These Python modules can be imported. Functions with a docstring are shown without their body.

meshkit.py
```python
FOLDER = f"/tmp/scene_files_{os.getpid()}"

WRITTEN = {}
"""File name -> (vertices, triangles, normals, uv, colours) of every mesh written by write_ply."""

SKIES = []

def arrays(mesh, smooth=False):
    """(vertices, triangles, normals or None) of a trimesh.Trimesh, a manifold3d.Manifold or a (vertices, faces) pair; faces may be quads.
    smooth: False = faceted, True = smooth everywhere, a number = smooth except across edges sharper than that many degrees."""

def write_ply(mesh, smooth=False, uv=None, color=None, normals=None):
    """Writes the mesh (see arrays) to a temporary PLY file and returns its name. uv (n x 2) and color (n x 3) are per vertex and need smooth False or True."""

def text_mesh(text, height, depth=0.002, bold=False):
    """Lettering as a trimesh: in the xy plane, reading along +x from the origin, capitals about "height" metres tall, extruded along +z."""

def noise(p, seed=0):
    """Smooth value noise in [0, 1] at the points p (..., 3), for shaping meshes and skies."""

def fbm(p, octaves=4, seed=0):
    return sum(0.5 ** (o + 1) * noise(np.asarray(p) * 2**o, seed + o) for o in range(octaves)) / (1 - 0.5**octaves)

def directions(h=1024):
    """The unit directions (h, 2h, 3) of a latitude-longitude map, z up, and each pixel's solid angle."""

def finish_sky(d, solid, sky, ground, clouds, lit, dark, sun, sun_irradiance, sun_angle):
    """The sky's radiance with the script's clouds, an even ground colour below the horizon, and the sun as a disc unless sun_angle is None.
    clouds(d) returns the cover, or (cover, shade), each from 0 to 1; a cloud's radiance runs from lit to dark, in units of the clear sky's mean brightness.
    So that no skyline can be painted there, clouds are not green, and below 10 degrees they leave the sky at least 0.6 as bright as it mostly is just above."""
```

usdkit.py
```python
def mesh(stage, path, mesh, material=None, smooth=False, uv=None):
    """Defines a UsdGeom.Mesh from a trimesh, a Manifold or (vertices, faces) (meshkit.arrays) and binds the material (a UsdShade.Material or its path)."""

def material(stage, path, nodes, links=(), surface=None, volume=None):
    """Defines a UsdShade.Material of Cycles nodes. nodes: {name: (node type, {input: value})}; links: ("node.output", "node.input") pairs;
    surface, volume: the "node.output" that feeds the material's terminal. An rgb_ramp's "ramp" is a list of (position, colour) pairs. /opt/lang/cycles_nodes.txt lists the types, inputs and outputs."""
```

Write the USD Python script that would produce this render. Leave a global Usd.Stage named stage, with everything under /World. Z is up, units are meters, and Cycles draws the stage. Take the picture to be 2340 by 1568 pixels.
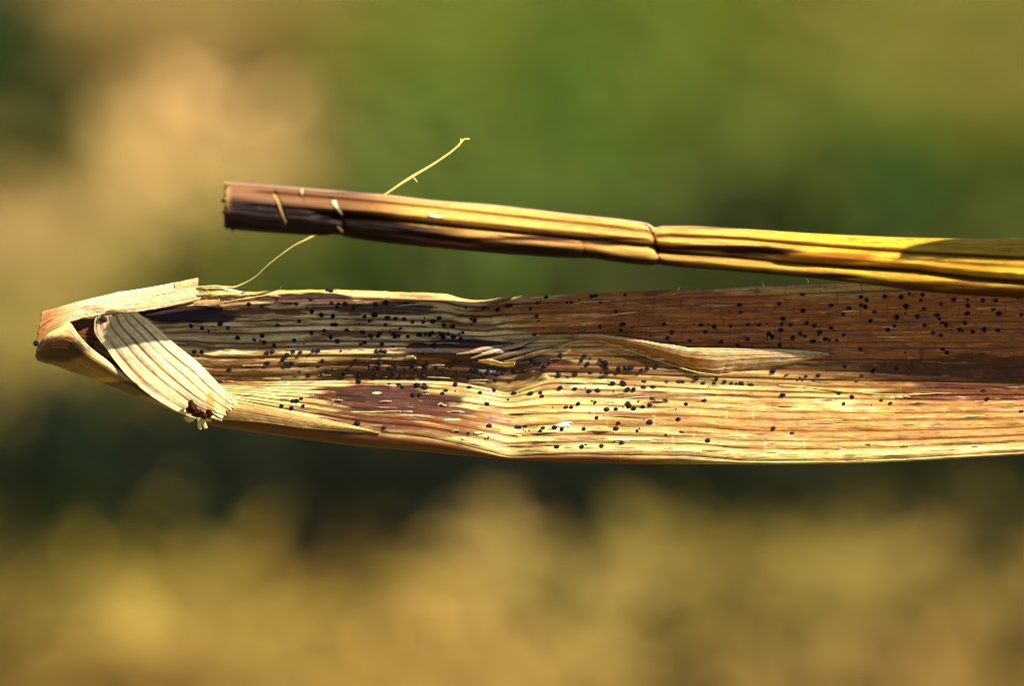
import math, random
import numpy as np, trimesh
import usdkit, meshkit
from pxr import Usd, UsdGeom, UsdLux, UsdShade, Sdf, Gf, Vt

random.seed(7); rng = np.random.default_rng(7)
stage = Usd.Stage.CreateInMemory()
UsdGeom.SetStageUpAxis(stage, 'Z'); UsdGeom.SetStageMetersPerUnit(stage, 1.0)
UsdGeom.Xform.Define(stage, '/World'); UsdGeom.Scope.Define(stage, '/World/Looks')

# ------------------------------------------------------------------ camera, sky, sun, exposure
PX = 0.052 / 2340.0                 # one unit of the leaf's own drawing, in metres: the picture spans 52 mm
DIST = 0.300                        # lens to leaf
PITCH = math.radians(35)
EXPOSURE = 1.52
SUN_I, SKY = 1.25, 0.05
AX = np.array([1.0, 0, 0])                                        # the leaf's right
AU = np.array([0, math.sin(PITCH), math.cos(PITCH)])              # across the leaf, upwards
AN = np.array([0, -math.cos(PITCH), math.sin(PITCH)])             # out of the leaf
C0 = np.array([0, 0, 0.2 * math.sin(PITCH)])                         # the leaves hang 20 cm short of the ground, along the view
EYE = C0 + AN * DIST
cam = UsdGeom.Camera.Define(stage, '/World/camera')
m = Gf.Matrix4d(1.0)
for i, a in enumerate((AX, AU, AN, EYE)):
    m.SetRow(i, Gf.Vec4d(*map(float, a), 1.0 if i == 3 else 0.0))
cam.AddTransformOp().Set(m)
cam.CreateHorizontalApertureAttr(36.0); cam.CreateVerticalApertureAttr(36.0 * 687 / 1024)
cam.CreateFocalLengthAttr(36.0 * DIST / 0.052)
cam.CreateFocusDistanceAttr(DIST - 60 * PX); cam.CreateFStopAttr(36.0 * DIST / 0.052 / 9.6)
cam.CreateClippingRangeAttr(Gf.Vec2f(0.01, 1000)); cam.CreateExposureAttr(EXPOSURE)

s_loc = np.array([1.00, 1.02, 0.98]); s_loc /= np.linalg.norm(s_loc)
SUN = s_loc[0] * AX + s_loc[1] * AU + s_loc[2] * AN
sun = UsdLux.DistantLight.Define(stage, '/World/sun')
sun.CreateIntensityAttr(SUN_I); sun.CreateAngleAttr(0.5); sun.CreateColorAttr(Gf.Vec3f(1.0, 0.95, 0.86))
sun.CreateNormalizeAttr(True)
z = SUN; x = np.cross([0, 0, 1.0], z); x /= np.linalg.norm(x); y = np.cross(z, x)
m = Gf.Matrix4d(1.0)
for i, a in enumerate((x, y, z)):
    m.SetRow(i, Gf.Vec4d(*map(float, a), 0.0))
sun.AddTransformOp().Set(m)
sky = UsdLux.DomeLight.Define(stage, '/World/sky'); sky.CreateIntensityAttr(1.0)
sky_mat = usdkit.material(stage, '/World/Looks/sky', {
    's': ('sky_texture', {'sky_type': 'single_scattering', 'sun_disc': False, 'sun_elevation': math.asin(SUN[2]), 'sun_rotation': math.atan2(SUN[0], SUN[1])}),
    'b': ('background_shader', {'strength': SKY})}, [('s.color', 'b.color')], surface='b.background')
UsdShade.MaterialBindingAPI.Apply(sky.GetPrim()).Bind(sky_mat)
sky.GetPrim().SetCustomDataByKey('kind', 'structure'); sky.GetPrim().SetCustomDataByKey('label', 'clear daylight sky')

# ------------------------------------------------------------------ helpers
def W(p):
    """points (..., 3) given as (across, down, out of the leaf) in drawing units, to the world"""
    p = np.asarray(p, float); k = (1 - p[..., 2] * PX / DIST)
    return C0 + (((p[..., 0] - 1170) * k)[..., None] * AX + ((784 - p[..., 1]) * k)[..., None] * AU + p[..., 2][..., None] * AN) * PX
def sm(a, b, x):
    t = np.clip((np.asarray(x, float) - a) / (b - a), 0, 1); return t * t * (3 - 2 * t)
def lerp(a, b, t): return a + (b - a) * t
def N2(x, y, seed=0, oct=3):
    x, y = np.broadcast_arrays(np.asarray(x, float), np.asarray(y, float))
    return meshkit.fbm(np.stack([x, y, np.full(x.shape, 0.37)], -1), oct, seed)
def curve(pts):
    from scipy.interpolate import PchipInterpolator
    a = np.asarray(pts, float); f = PchipInterpolator(a[:, 0], a[:, 1], extrapolate=True); return f
def hashf(*k):
    v = 0.0
    for i, q in enumerate(k): v = v + np.asarray(q, float) * (12.9898, 78.233, 37.719)[i]
    return np.modf(np.abs(np.sin(v) * 43758.5453))[0]
used = {}
def path_of(name, parent='/World'):
    parent = str(parent.GetPath()) if hasattr(parent, 'GetPath') else parent
    k = parent + '/' + name; n = used.get(k, 0); used[k] = n + 1
    return k if n == 0 else f'{k}_{n:03d}'
def deep(c):
    """dry tissue is strongly coloured: deeper, warmer browns for the same pale straw"""
    return 1.02 * np.clip(np.asarray(c, float), 0, 1) ** 1.75
def tag(p, label=None, cat=None, group=None, kind=None):
    p = p.GetPrim() if hasattr(p, 'GetPrim') else p
    for k, v in (('label', label), ('category', cat), ('group', group), ('kind', kind)):
        if v: p.SetCustomDataByKey(k, v)
    return p
def thing(name, label, cat, loc):
    x = UsdGeom.Xform.Define(stage, path_of(name)); x.AddTranslateOp().Set(Gf.Vec3d(*map(float, loc))); tag(x, label, cat); x._loc = np.asarray(loc)
    return x
def build(name, v, f, mat, parent=None, col=None, smooth=True, loc=None):
    v = np.asarray(v, float)
    if parent is not None: v = v - parent._loc
    ms = usdkit.mesh(stage, path_of(name, parent or '/World'), (v, np.asarray(f)), mat, smooth=smooth)
    if col is not None:
        UsdGeom.PrimvarsAPI(ms).CreatePrimvar('Cd', Sdf.ValueTypeNames.Color3fArray, 'vertex').Set(Vt.Vec3fArray.FromNumpy(np.asarray(col, np.float32).reshape(-1, 3)))
    return ms
def quads(nu, nv, flip=False, off=0):
    i, j = np.meshgrid(np.arange(nu - 1), np.arange(nv - 1), indexing='ij'); a = i * nv + j
    q = np.stack([a, a + 1, a + nv + 1, a + nv], -1).reshape(-1, 4)
    f = np.vstack([q[:, [0, 1, 2]], q[:, [0, 2, 3]]]) + off
    return f[:, ::-1] if flip else f
def solid_sheet(P, C, thick):
    """a grid of points P (nu, nv, 3) in drawing units as a closed thin sheet"""
    nu, nv, _ = P.shape
    du, dv = np.gradient(P, axis=0), np.gradient(P, axis=1)
    n = np.cross(dv, du); n /= np.linalg.norm(n, axis=-1, keepdims=True) + 1e-9
    n = np.where(n[..., 2:] < 0, -n, n) if np.mean(n[..., 2]) < 0 else n
    B = P - n * thick
    v = np.vstack([P.reshape(-1, 3), B.reshape(-1, 3)]); k = nu * nv
    f = [quads(nu, nv), quads(nu, nv, True, k)]
    idx = np.arange(k).reshape(nu, nv)
    for e in (idx[0], idx[:, -1], idx[-1][::-1], idx[:, 0][::-1]):
        a, b = e[:-1], e[1:]
        f += [np.stack([a, a + k, b + k], -1), np.stack([a, b + k, b], -1)]
    return W(v), np.vstack(f), np.vstack([C.reshape(-1, 3)] * 2)
def resample(pts, n):
    a = np.asarray(pts, float); d = np.r_[0, np.cumsum(np.linalg.norm(np.diff(a[:, :2], axis=0), axis=1))]; d /= d[-1]
    from scipy.interpolate import PchipInterpolator
    return PchipInterpolator(d, a)(np.linspace(0, 1, n))

# ------------------------------------------------------------------ materials
def leaf_mat(name, rough=0.5, trans=0.2, spec=0.35):
    return usdkit.material(stage, '/World/Looks/' + name, {
        'c': ('attribute', {'attribute': 'Cd'}),
        'p': ('principled_bsdf', {'roughness': rough, 'specular_ior_level': spec}),
        't': ('translucent_bsdf', {}), 'x': ('mix_closure', {'fac': trans})},
        [('c.color', 'p.base_color'), ('c.color', 't.color'), ('p.BSDF', 'x.closure1'), ('t.BSDF', 'x.closure2')], surface='x.closure')
M_BLADE = leaf_mat('dry_leaf_tissue', 0.5, 0.18)
M_PALE = leaf_mat('pale_dry_tissue', 0.45, 0.15)
M_ROLL = leaf_mat('rolled_leaf_tissue', 0.5, 0.05, 0.08)
M_GROUND = usdkit.material(stage, '/World/Looks/ground_soil', {
    'c': ('attribute', {'attribute': 'Cd'}), 'n': ('noise_texture', {'scale': 900.0, 'detail': 4.0}), 'g': ('geometry', {}),
    'b': ('bump', {'strength': 0.5, 'distance': 0.001}), 'p': ('principled_bsdf', {'roughness': 0.9, 'specular_ior_level': 0.1})},
    [('g.position', 'n.vector'), ('n.fac', 'b.height'), ('b.normal', 'p.normal'), ('c.color', 'p.base_color')], surface='p.BSDF')
M_GRASS = leaf_mat('ground_grass', 0.6, 0.25, 0.1)
M_DOT = usdkit.material(stage, '/World/Looks/black_fungus', {
    'p': ('principled_bsdf', {'base_color': (0.004, 0.004, 0.005), 'roughness': 0.75, 'specular_ior_level': 0.12})}, surface='p.BSDF')

M_DOT2 = usdkit.material(stage, '/World/Looks/brown_fungus', {
    'p': ('principled_bsdf', {'base_color': (0.012, 0.008, 0.006), 'roughness': 0.7, 'specular_ior_level': 0.15})}, surface='p.BSDF')

# ------------------------------------------------------------------ ground, grass and straw, far behind and out of focus
BLOBS = [(40, 100, 120, (28, 45, 8)), (30, 260, 110, (61, 68, 18)), (20, 480, 150, (142, 117, 60)), (30, 680, 120, (121, 105, 46)), (230, 60, 130, (127, 104, 47)), (330, 160, 110, (136, 110, 52)), (480, 230, 120, (203, 168, 91)), (360, 330, 110, (157, 131, 67)), (560, 330, 90, (155, 125, 63)), (640, 100, 80, (52, 38, 17)), (480, 60, 80, (91, 68, 30)), (800, 80, 130, (95, 89, 27)), (760, 270, 110, (110, 96, 43)), (300, 520, 130, (107, 99, 35)), (450, 470, 100, (88, 89, 28)), (230, 640, 110, (97, 93, 32)), (620, 480, 110, (80, 83, 23)), (720, 600, 130, (42, 64, 13)), (450, 600, 100, (45, 48, 13)), (1000, 90, 130, (85, 93, 25)), (960, 330, 130, (75, 85, 29)), (1150, 250, 140, (69, 89, 27)), (1350, 160, 130, (59, 80, 19)), (1200, 400, 120, (76, 96, 33)), (1150, 620, 120, (57, 66, 16)), (1000, 560, 120, (55, 70, 16)), (1550, 90, 130, (79, 91, 22)), (1500, 250, 120, (76, 90, 30)), (1750, 90, 150, (101, 98, 33)), (1950, 120, 140, (86, 89, 27)), (2150, 80, 140, (103, 95, 35)), (2300, 200, 120, (82, 82, 23)), (1800, 260, 120, (70, 80, 26)), (2030, 270, 120, (72, 79, 20)), (2240, 370, 120, (48, 74, 11)), (2000, 450, 120, (41, 64, 12)), (1600, 420, 100, (28, 23, 8)), (1720, 360, 90, (54, 43, 14)), (1800, 470, 80, (20, 24, 6)), (1560, 500, 70, (30, 26, 8)), (1400, 400, 90, (76, 89, 33)), (1400, 620, 100, (63, 69, 20)), (1700, 600, 120, (41, 46, 13)), (40, 950, 110, (21, 28, 7)), (60, 1080, 90, (18, 29, 6)), (280, 980, 110, (32, 51, 11)), (330, 1080, 110, (31, 46, 11)), (560, 1062, 120, (18, 25, 5)), (850, 1160, 120, (23, 19, 5)), (720, 1180, 80, (31, 23, 7)), (1050, 1092, 110, (16, 19, 4)), (1300, 1092, 120, (17, 21, 4)), (1600, 1082, 120, (21, 23, 6)), (1900, 1092, 110, (41, 40, 12)), (2200, 1092, 110, (40, 37, 11)), (100, 1250, 120, (93, 84, 29)), (300, 1280, 130, (128, 108, 41)), (520, 1250, 90, (106, 91, 31)), (520, 1400, 110, (145, 123, 52)), (80, 1420, 90, (61, 47, 19)), (60, 1540, 100, (99, 77, 28)), (260, 1520, 100, (85, 61, 24)), (420, 1540, 90, (107, 79, 33)), (700, 1330, 90, (98, 78, 25)), (720, 1480, 120, (116, 94, 34)), (950, 1310, 100, (95, 80, 28)), (980, 1480, 130, (144, 115, 49)), (1200, 1300, 130, (148, 125, 56)), (1250, 1460, 110, (113, 91, 36)), (1450, 1220, 110, (108, 96, 37)), (1500, 1480, 100, (22, 14, 4)), (1600, 1540, 90, (22, 14, 5)), (1420, 1560, 80, (39, 28, 11)), (1650, 1300, 110, (116, 99, 39)), (1700, 1200, 110, (106, 93, 37)), (1820, 1430, 80, (40, 29, 14)), (1900, 1290, 90, (126, 108, 45)), (1960, 1530, 100, (113, 90, 39)), (2130, 1310, 80, (31, 23, 9)), (2200, 1380, 70, (34, 25, 10)), (2010, 1200, 100, (106, 93, 36)), (2290, 1240, 100, (134, 112, 47)), (2320, 1440, 100, (103, 84, 32)), (2180, 1540, 110, (126, 100, 43)), (-100, 980, 120, (24, 30, 9)), (100, 980, 120, (24, 30, 9)), (300, 980, 120, (24, 30, 9)), (500, 980, 120, (24, 30, 9)), (700, 980, 120, (24, 30, 9)), (900, 980, 120, (24, 30, 9)), (1100, 980, 120, (24, 30, 9)), (1300, 980, 120, (24, 30, 9)), (1500, 980, 120, (24, 30, 9)), (1700, 980, 120, (36, 40, 11)), (1900, 980, 120, (36, 40, 11)), (2100, 980, 120, (36, 40, 11)), (2300, 980, 120, (36, 40, 11)), (2500, 980, 120, (36, 40, 11)), (-80, 140, 120, (33, 58, 11)), (-100, 260, 120, (58, 70, 20)), (-100, 1000, 120, (24, 38, 9)), (2450, 1100, 110, (57, 54, 14)), (1550, 1500, 90, (48, 30, 12)), (2165, 1345, 70, (62, 44, 18)), (630, 110, 60, (78, 56, 26))]
BA = np.array([b[:3] for b in BLOBS], float)
BC = (np.array([b[3] for b in BLOBS], float) / 255) ** 2.2
BC = BC * np.array([1.0, 0.95, 1.25]) * np.where(BC.sum(1) < 0.12, 0.6, 1.0)[:, None]
def ground_at(px, py):
    d = W(np.stack([px, py, np.zeros_like(px)], -1)) - EYE
    return EYE + d * (-EYE[2] / d[..., 2])[..., None]
BG = ground_at(BA[:, 0], BA[:, 1])[:, :2]
GK = np.linalg.norm(ground_at(np.array([1270.0]), np.array([784.0])) - ground_at(np.array([1170.0]), np.array([784.0]))) / 100   # ground metres per drawing unit
VS = 1 / math.sin(PITCH)
GAIN = 0.72
MEAN = BC.mean(0)
def cover(xy):
    """the ground cover's own colour: patches of living grass, dead straw and bare soil"""
    xy = np.asarray(xy, float)
    d2 = ((xy[:, None, 0] - BG[None, :, 0]) / GK) ** 2 + ((xy[:, None, 1] - BG[None, :, 1]) / GK / VS) ** 2
    w = np.exp(-d2 / (2 * (BA[None, :, 2] * 0.42) ** 2)) + 1e-3 * np.exp(-d2 / (2 * (BA[None, :, 2] * 2.5) ** 2))
    far = 1e-6
    n = N2(xy[:, 0] / 0.02, xy[:, 1] / 0.02, 5)[:, None]
    other = lerp(np.array([0.06, 0.11, 0.012]), np.array([0.30, 0.20, 0.05]), sm(0.35, 0.65, n))
    return ((w @ BC) + far * other) / (w.sum(1, keepdims=True) + far)
t = np.linspace(-1, 1, 361); gx = 0.22 * t + 25 * np.sign(t) * np.abs(t) ** 15
G0 = ground_at(np.array([1170.0]), np.array([784.0]))[0]
X, Y = np.meshgrid(gx + G0[0], gx + G0[1], indexing='ij')
Z = -0.004 + 0.003 * (N2(X / 0.012, Y / 0.012, 1) - 0.5) * np.exp(-((X - G0[0]) ** 2 + (Y - G0[1]) ** 2) / 0.4)
gc = cover(np.stack([X.ravel(), Y.ravel()], -1)) * GAIN * lerp(0.55, 0.95, N2(X / 0.004, Y / 0.004, 2).ravel())[:, None]
g = build('ground', np.stack([X, Y, Z], -1).reshape(-1, 3), quads(361, 361, True), M_GROUND, col=np.clip(gc, 0, 0.6))
tag(g, 'earthy ground, blurred far behind the dry leaves', kind='structure')
def blades(n, want_green, seed):
    r = np.random.default_rng(seed)
    xy = np.stack([r.uniform(-0.085, 0.085, n) + G0[0], r.uniform(-0.125, 0.115, n) + G0[1]], -1)
    c = cover(xy); green = c[:, 1] > c[:, 0] * 1.02; dark = c.sum(1) < 0.075
    keep = (green if want_green else ~green) & (r.random(n) < np.where(dark, 0.6, 1.0)); xy, c = xy[keep], c[keep]; n = len(xy)
    L = r.uniform(0.005, 0.012, n); wd = r.uniform(0.0006, 0.0013, n)
    az = r.uniform(0, 2 * np.pi, n); lift = r.uniform(0.15, 0.6, n) if want_green else r.uniform(0.02, 0.25, n)
    tt = np.linspace(0, 1, 5)
    el = lift[:, None] * (1 - 0.8 * tt[None])
    hor = np.cumsum(np.cos(el), 1) / 5 * L[:, None]; ver = np.cumsum(np.sin(el), 1) / 5 * L[:, None] - 0.004
    ctr = np.stack([xy[:, :1] + np.cos(az)[:, None] * hor, xy[:, 1:] + np.sin(az)[:, None] * hor, ver], -1)
    side = np.stack([-np.sin(az), np.cos(az), 0 * az], -1)[:, None] * (wd[:, None] * np.array([0.7, 1, 0.95, 0.65, 0.12]))[..., None]
    v = np.stack([ctr - side, ctr + side], 2)                     # n,5,2,3
    k = np.arange(n)[:, None, None] * 10 + np.arange(4)[None, :, None] * 2
    f = np.concatenate([k + np.array([0, 1, 3]), k + np.array([0, 3, 2])], 1).reshape(-1, 3)
    col = np.repeat(np.clip(c * GAIN * r.uniform(0.95, 1.45, n)[:, None], 0, 0.7), 10, axis=0)
    return v.reshape(-1, 3), f, col
v, f, c = blades(26000, True, 3); tag(build('grass', v, f, M_GRASS, col=c, smooth=False), 'blurred green grass growing behind the two dry leaves', 'grass', kind='stuff')
v, f, c = blades(26000, False, 4); tag(build('straw_litter', v, f, M_GRASS, col=c, smooth=False), 'blurred tan straw and dead grass lying behind the two dry leaves', 'straw', kind='stuff')

# ------------------------------------------------------------------ the broad dead leaf blade
top = curve([(200, 728), (300, 704), (400, 684), (455, 668), (500, 665), (560, 668), (640, 664), (750, 662), (850, 664), (940, 668), (1010, 671), (1060, 682), (1100, 685), (1160, 678), (1250, 674), (1400, 668), (1500, 664), (1700, 656), (1850, 648), (1950, 643), (2340, 632), (2800, 620)])
bot = curve([(200, 790), (300, 862), (400, 930), (440, 952), (480, 972), (560, 985), (700, 1005), (800, 1018), (950, 1031), (1100, 1045), (1200, 1053), (1300, 1057), (1500, 1061), (1750, 1062), (1900, 1061), (2050, 1056), (2200, 1048), (2340, 1040), (2800, 1012)])
mid = curve([(200, 765), (300, 815), (400, 850), (500, 873), (700, 870), (830, 868), (930, 868), (1050, 874), (1110, 886), (1160, 897), (1200, 884), (1260, 862), (1350, 864), (1500, 872), (1700, 880), (2000, 888), (2340, 893), (2800, 895)])
mids = curve([(200, 765), (300, 815), (400, 850), (500, 873), (700, 870), (930, 867), (1200, 866), (1500, 872), (1700, 880), (2000, 888), (2340, 893), (2800, 895)])
rad = curve([(200, 6), (400, 30), (500, 60), (700, 48), (860, 37), (950, 36), (1036, 28), (1120, 14), (1165, 7), (1230, 14), (1350, 20), (1560, 20), (1720, 9), (2000, 8), (2800, 8)])
VM, VC = 0.5, 0.88
NUP, NLO = 11, 9
def blade_xyz(x, v, detail=True):
    T, B, Mi, R = top(x), bot(x), mids(x), rad(x); dip = mid(x) - Mi
    up = v <= VM
    ty = np.where(up, v / VM, 0)
    lo = np.clip((v - VM) / (VC - VM), 0, 1)
    d = np.where(up, (Mi - T) * (1 - ty), 0); h = Mi - T
    a = np.clip((v - VC) / (1 - VC), 0, 1) * math.radians(165)
    L = B - R - Mi
    y = np.where(up, T + (Mi - T) * ty + dip * ty ** 6, Mi + L * lo + dip * (1 - lo) ** 4) + R * np.sin(a)
    k = sm(1080, 1290, x)
    zl = 0.62 * np.minimum(d, 60) - 0.22 * np.maximum(d - 60, 0)
    zr = 0.36 * d
    zu = lerp(zl, zr, k) - 0.05 * np.maximum(13 - (h - d), 0) ** 2
    e = L * lo
    zlo = 0.55 * e - 0.0015 * e * e * (150 / np.maximum(L, 60))
    z = np.where(up, zu, zlo) - R * (1 - np.cos(a))
    z = z - 42 * sm(540, 340, x) * np.where(up, sm(40, 110, d), 0)
    # crumple: the kink across the leaf, the slanting crease, slow waves
    z = z - 15 * np.exp(-((x - 1165 - (y - 870) * 0.10 + 90 * (N2(y / 30, x / 300, 13) - 0.5)) / 48) ** 2) * sm(690, 760, y)
    q = (y - 728) + (x - 1027) * (46 / 132.0)
    z = z + np.where(up, 14 * np.exp(-np.abs(q) / 16) * np.sign(-q) * sm(960, 1040, x) * sm(1260, 1150, x), 0)
    z = z + 20 * (N2(x / 260, y / 60, 11) - 0.5) * sm(250, 500, x)
    if detail:
        s = strips(x, v)
        f = s[1]
        amp = lerp(2.8, np.where(up, 2.8, 4.2), k) * lerp(0.5, 1.4, hashf(s[0], 3)) * sm(0.0, 0.04, v)
        z = z + amp * (1 - (2 * f - 1) ** 2) + 1.6 * (hashf(s[0], 9) - 0.5) * 2
        cell, cf = cells(x, s[0])
        lowr = sm(1250, 1500, x)
        z = z + lowr * (0.8 * (hashf(s[0], cell) - 0.5)) 
        z = z + 7.0 * sm(1450, 1900, x) * np.where(up, 0.5, 1.0) * (N2(x / 55, y / 13, 23) - 0.5)
        z = z + 2.6 * (N2(x / 70, v * 170, 21) - 0.5) + 1.3 * (N2(x / 30, v * 330, 22, 2) - 0.5)
    return x, y, z
VK = np.concatenate([[0], np.cumsum(rng.uniform(0.55, 1.5, NUP))]); VK = VK / VK[-1] * NUP
VL = np.concatenate([[0], np.cumsum(rng.uniform(0.5, 1.6, NLO))]); VL = VL / VL[-1] * NLO
def strips(x, v):
    vv = v + 0.007 * (N2(x / 180, v * 6, 31) - 0.5)
    a = np.interp(np.clip(vv / VM, 0, 0.9999) * NUP, VK, np.arange(NUP + 1)); e = np.maximum(vv - VM, 0.0001) / (VC - VM) * NLO
    b = np.where(e < NLO, np.interp(e, VL, np.arange(NLO + 1)), e)
    s = np.where(v <= VM, np.minimum(a, NUP - 0.001), NUP + b)
    return np.floor(s), s - np.floor(s)
def cells(x, k):
    per = 50 + 90 * hashf(k, 17)
    q = x / per + hashf(k, 5) * 9 + 0.5 * np.sin(x / 130 + k)
    return np.floor(q), q - np.floor(q)
STAINS = [  # across, down, half width, half height, strength, kind
    (745, 682, 120, 13, 1.1, 'dark'), (900, 702, 150, 18, 0.9, 'dark'), (620, 690, 70, 16, 0.6, 'brown'), (1060, 800, 150, 26, 1.2, 'dark'), (960, 842, 300, 30, 0.8, 'brown'), (1100, 850, 120, 28, 0.8, 'dark'),
    (930, 846, 230, 24, 0.75, 'dark'), (1120, 812, 110, 20, 0.8, 'dark'), (860, 912, 175, 34, 1.25, 'plum'), (780, 905, 60, 14, 0.8, 'dark'), (960, 935, 90, 10, 0.8, 'dark'), (880, 965, 150, 9, 0.8, 'dark'), (930, 958, 210, 26, 1.0, 'rust'), (1010, 985, 140, 14, 0.7, 'rust'), (1130, 960, 130, 26, 0.6, 'orange'), (800, 765, 60, 9, 0.9, 'rust'), (560, 720, 90, 20, 0.5, 'orange'),
    (1230, 828, 80, 20, 1.1, 'dark'), (1440, 835, 220, 22, 0.8, 'brown'), (430, 722, 110, 18, 1.1, 'dark'), (1560, 725, 400, 66, 1.05, 'umber'), (1900, 755, 360, 80, 1.0, 'umber'), (2280, 760, 360, 110, 1.1, 'umber'), (2250, 850, 300, 40, 1.05, 'brown'),
    (2000, 845, 250, 20, 0.7, 'brown'), (1240, 720, 120, 30, 0.5, 'orange'), (1650, 955, 260, 26, 0.7, 'orange'), (2050, 975, 420, 34, 0.95, 'orange'), (2290, 930, 300, 40, 1.1, 'orange'), (2250, 990, 220, 30, 0.8, 'orange'), (700, 790, 120, 8, 0.4, 'orange'), (2230, 900, 300, 16, 1.1, 'rust'), (1950, 880, 160, 9, 0.8, 'orange'), (640, 712, 45, 8, 0.9, 'rust'), (760, 716, 60, 8, 0.8, 'brown'), (560, 745, 70, 6, 0.6, 'rust'), (540, 700, 40, 7, 0.7, 'orange'), (690, 735, 60, 6, 0.6, 'orange'), (820, 792, 80, 6, 0.5, 'orange'), (1150, 935, 120, 8, 0.6, 'orange'), (1500, 905, 180, 6, 0.7, 'rust'), (1420, 960, 160, 7, 0.6, 'orange'), (1760, 915, 160, 7, 0.6, 'orange'), (1680, 985, 170, 8, 0.7, 'orange'), (1900, 1020, 200, 6, 0.6, 'orange'),
    (600, 845, 130, 22, 0.55, 'brown'), (470, 870, 40, 8, 0.7, 'brown'), (1350, 1050, 230, 9, 0.6, 'rust'), (1300, 990, 120, 12, 0.4, 'orange')]
TONE = {'dark': (0.065, 0.030, 0.012), 'brown': (0.21, 0.105, 0.032), 'plum': (0.15, 0.058, 0.024), 'rust': (0.27, 0.125, 0.04), 'orange': (0.62, 0.395, 0.15), 'umber': (0.52, 0.255, 0.085)}
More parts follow.
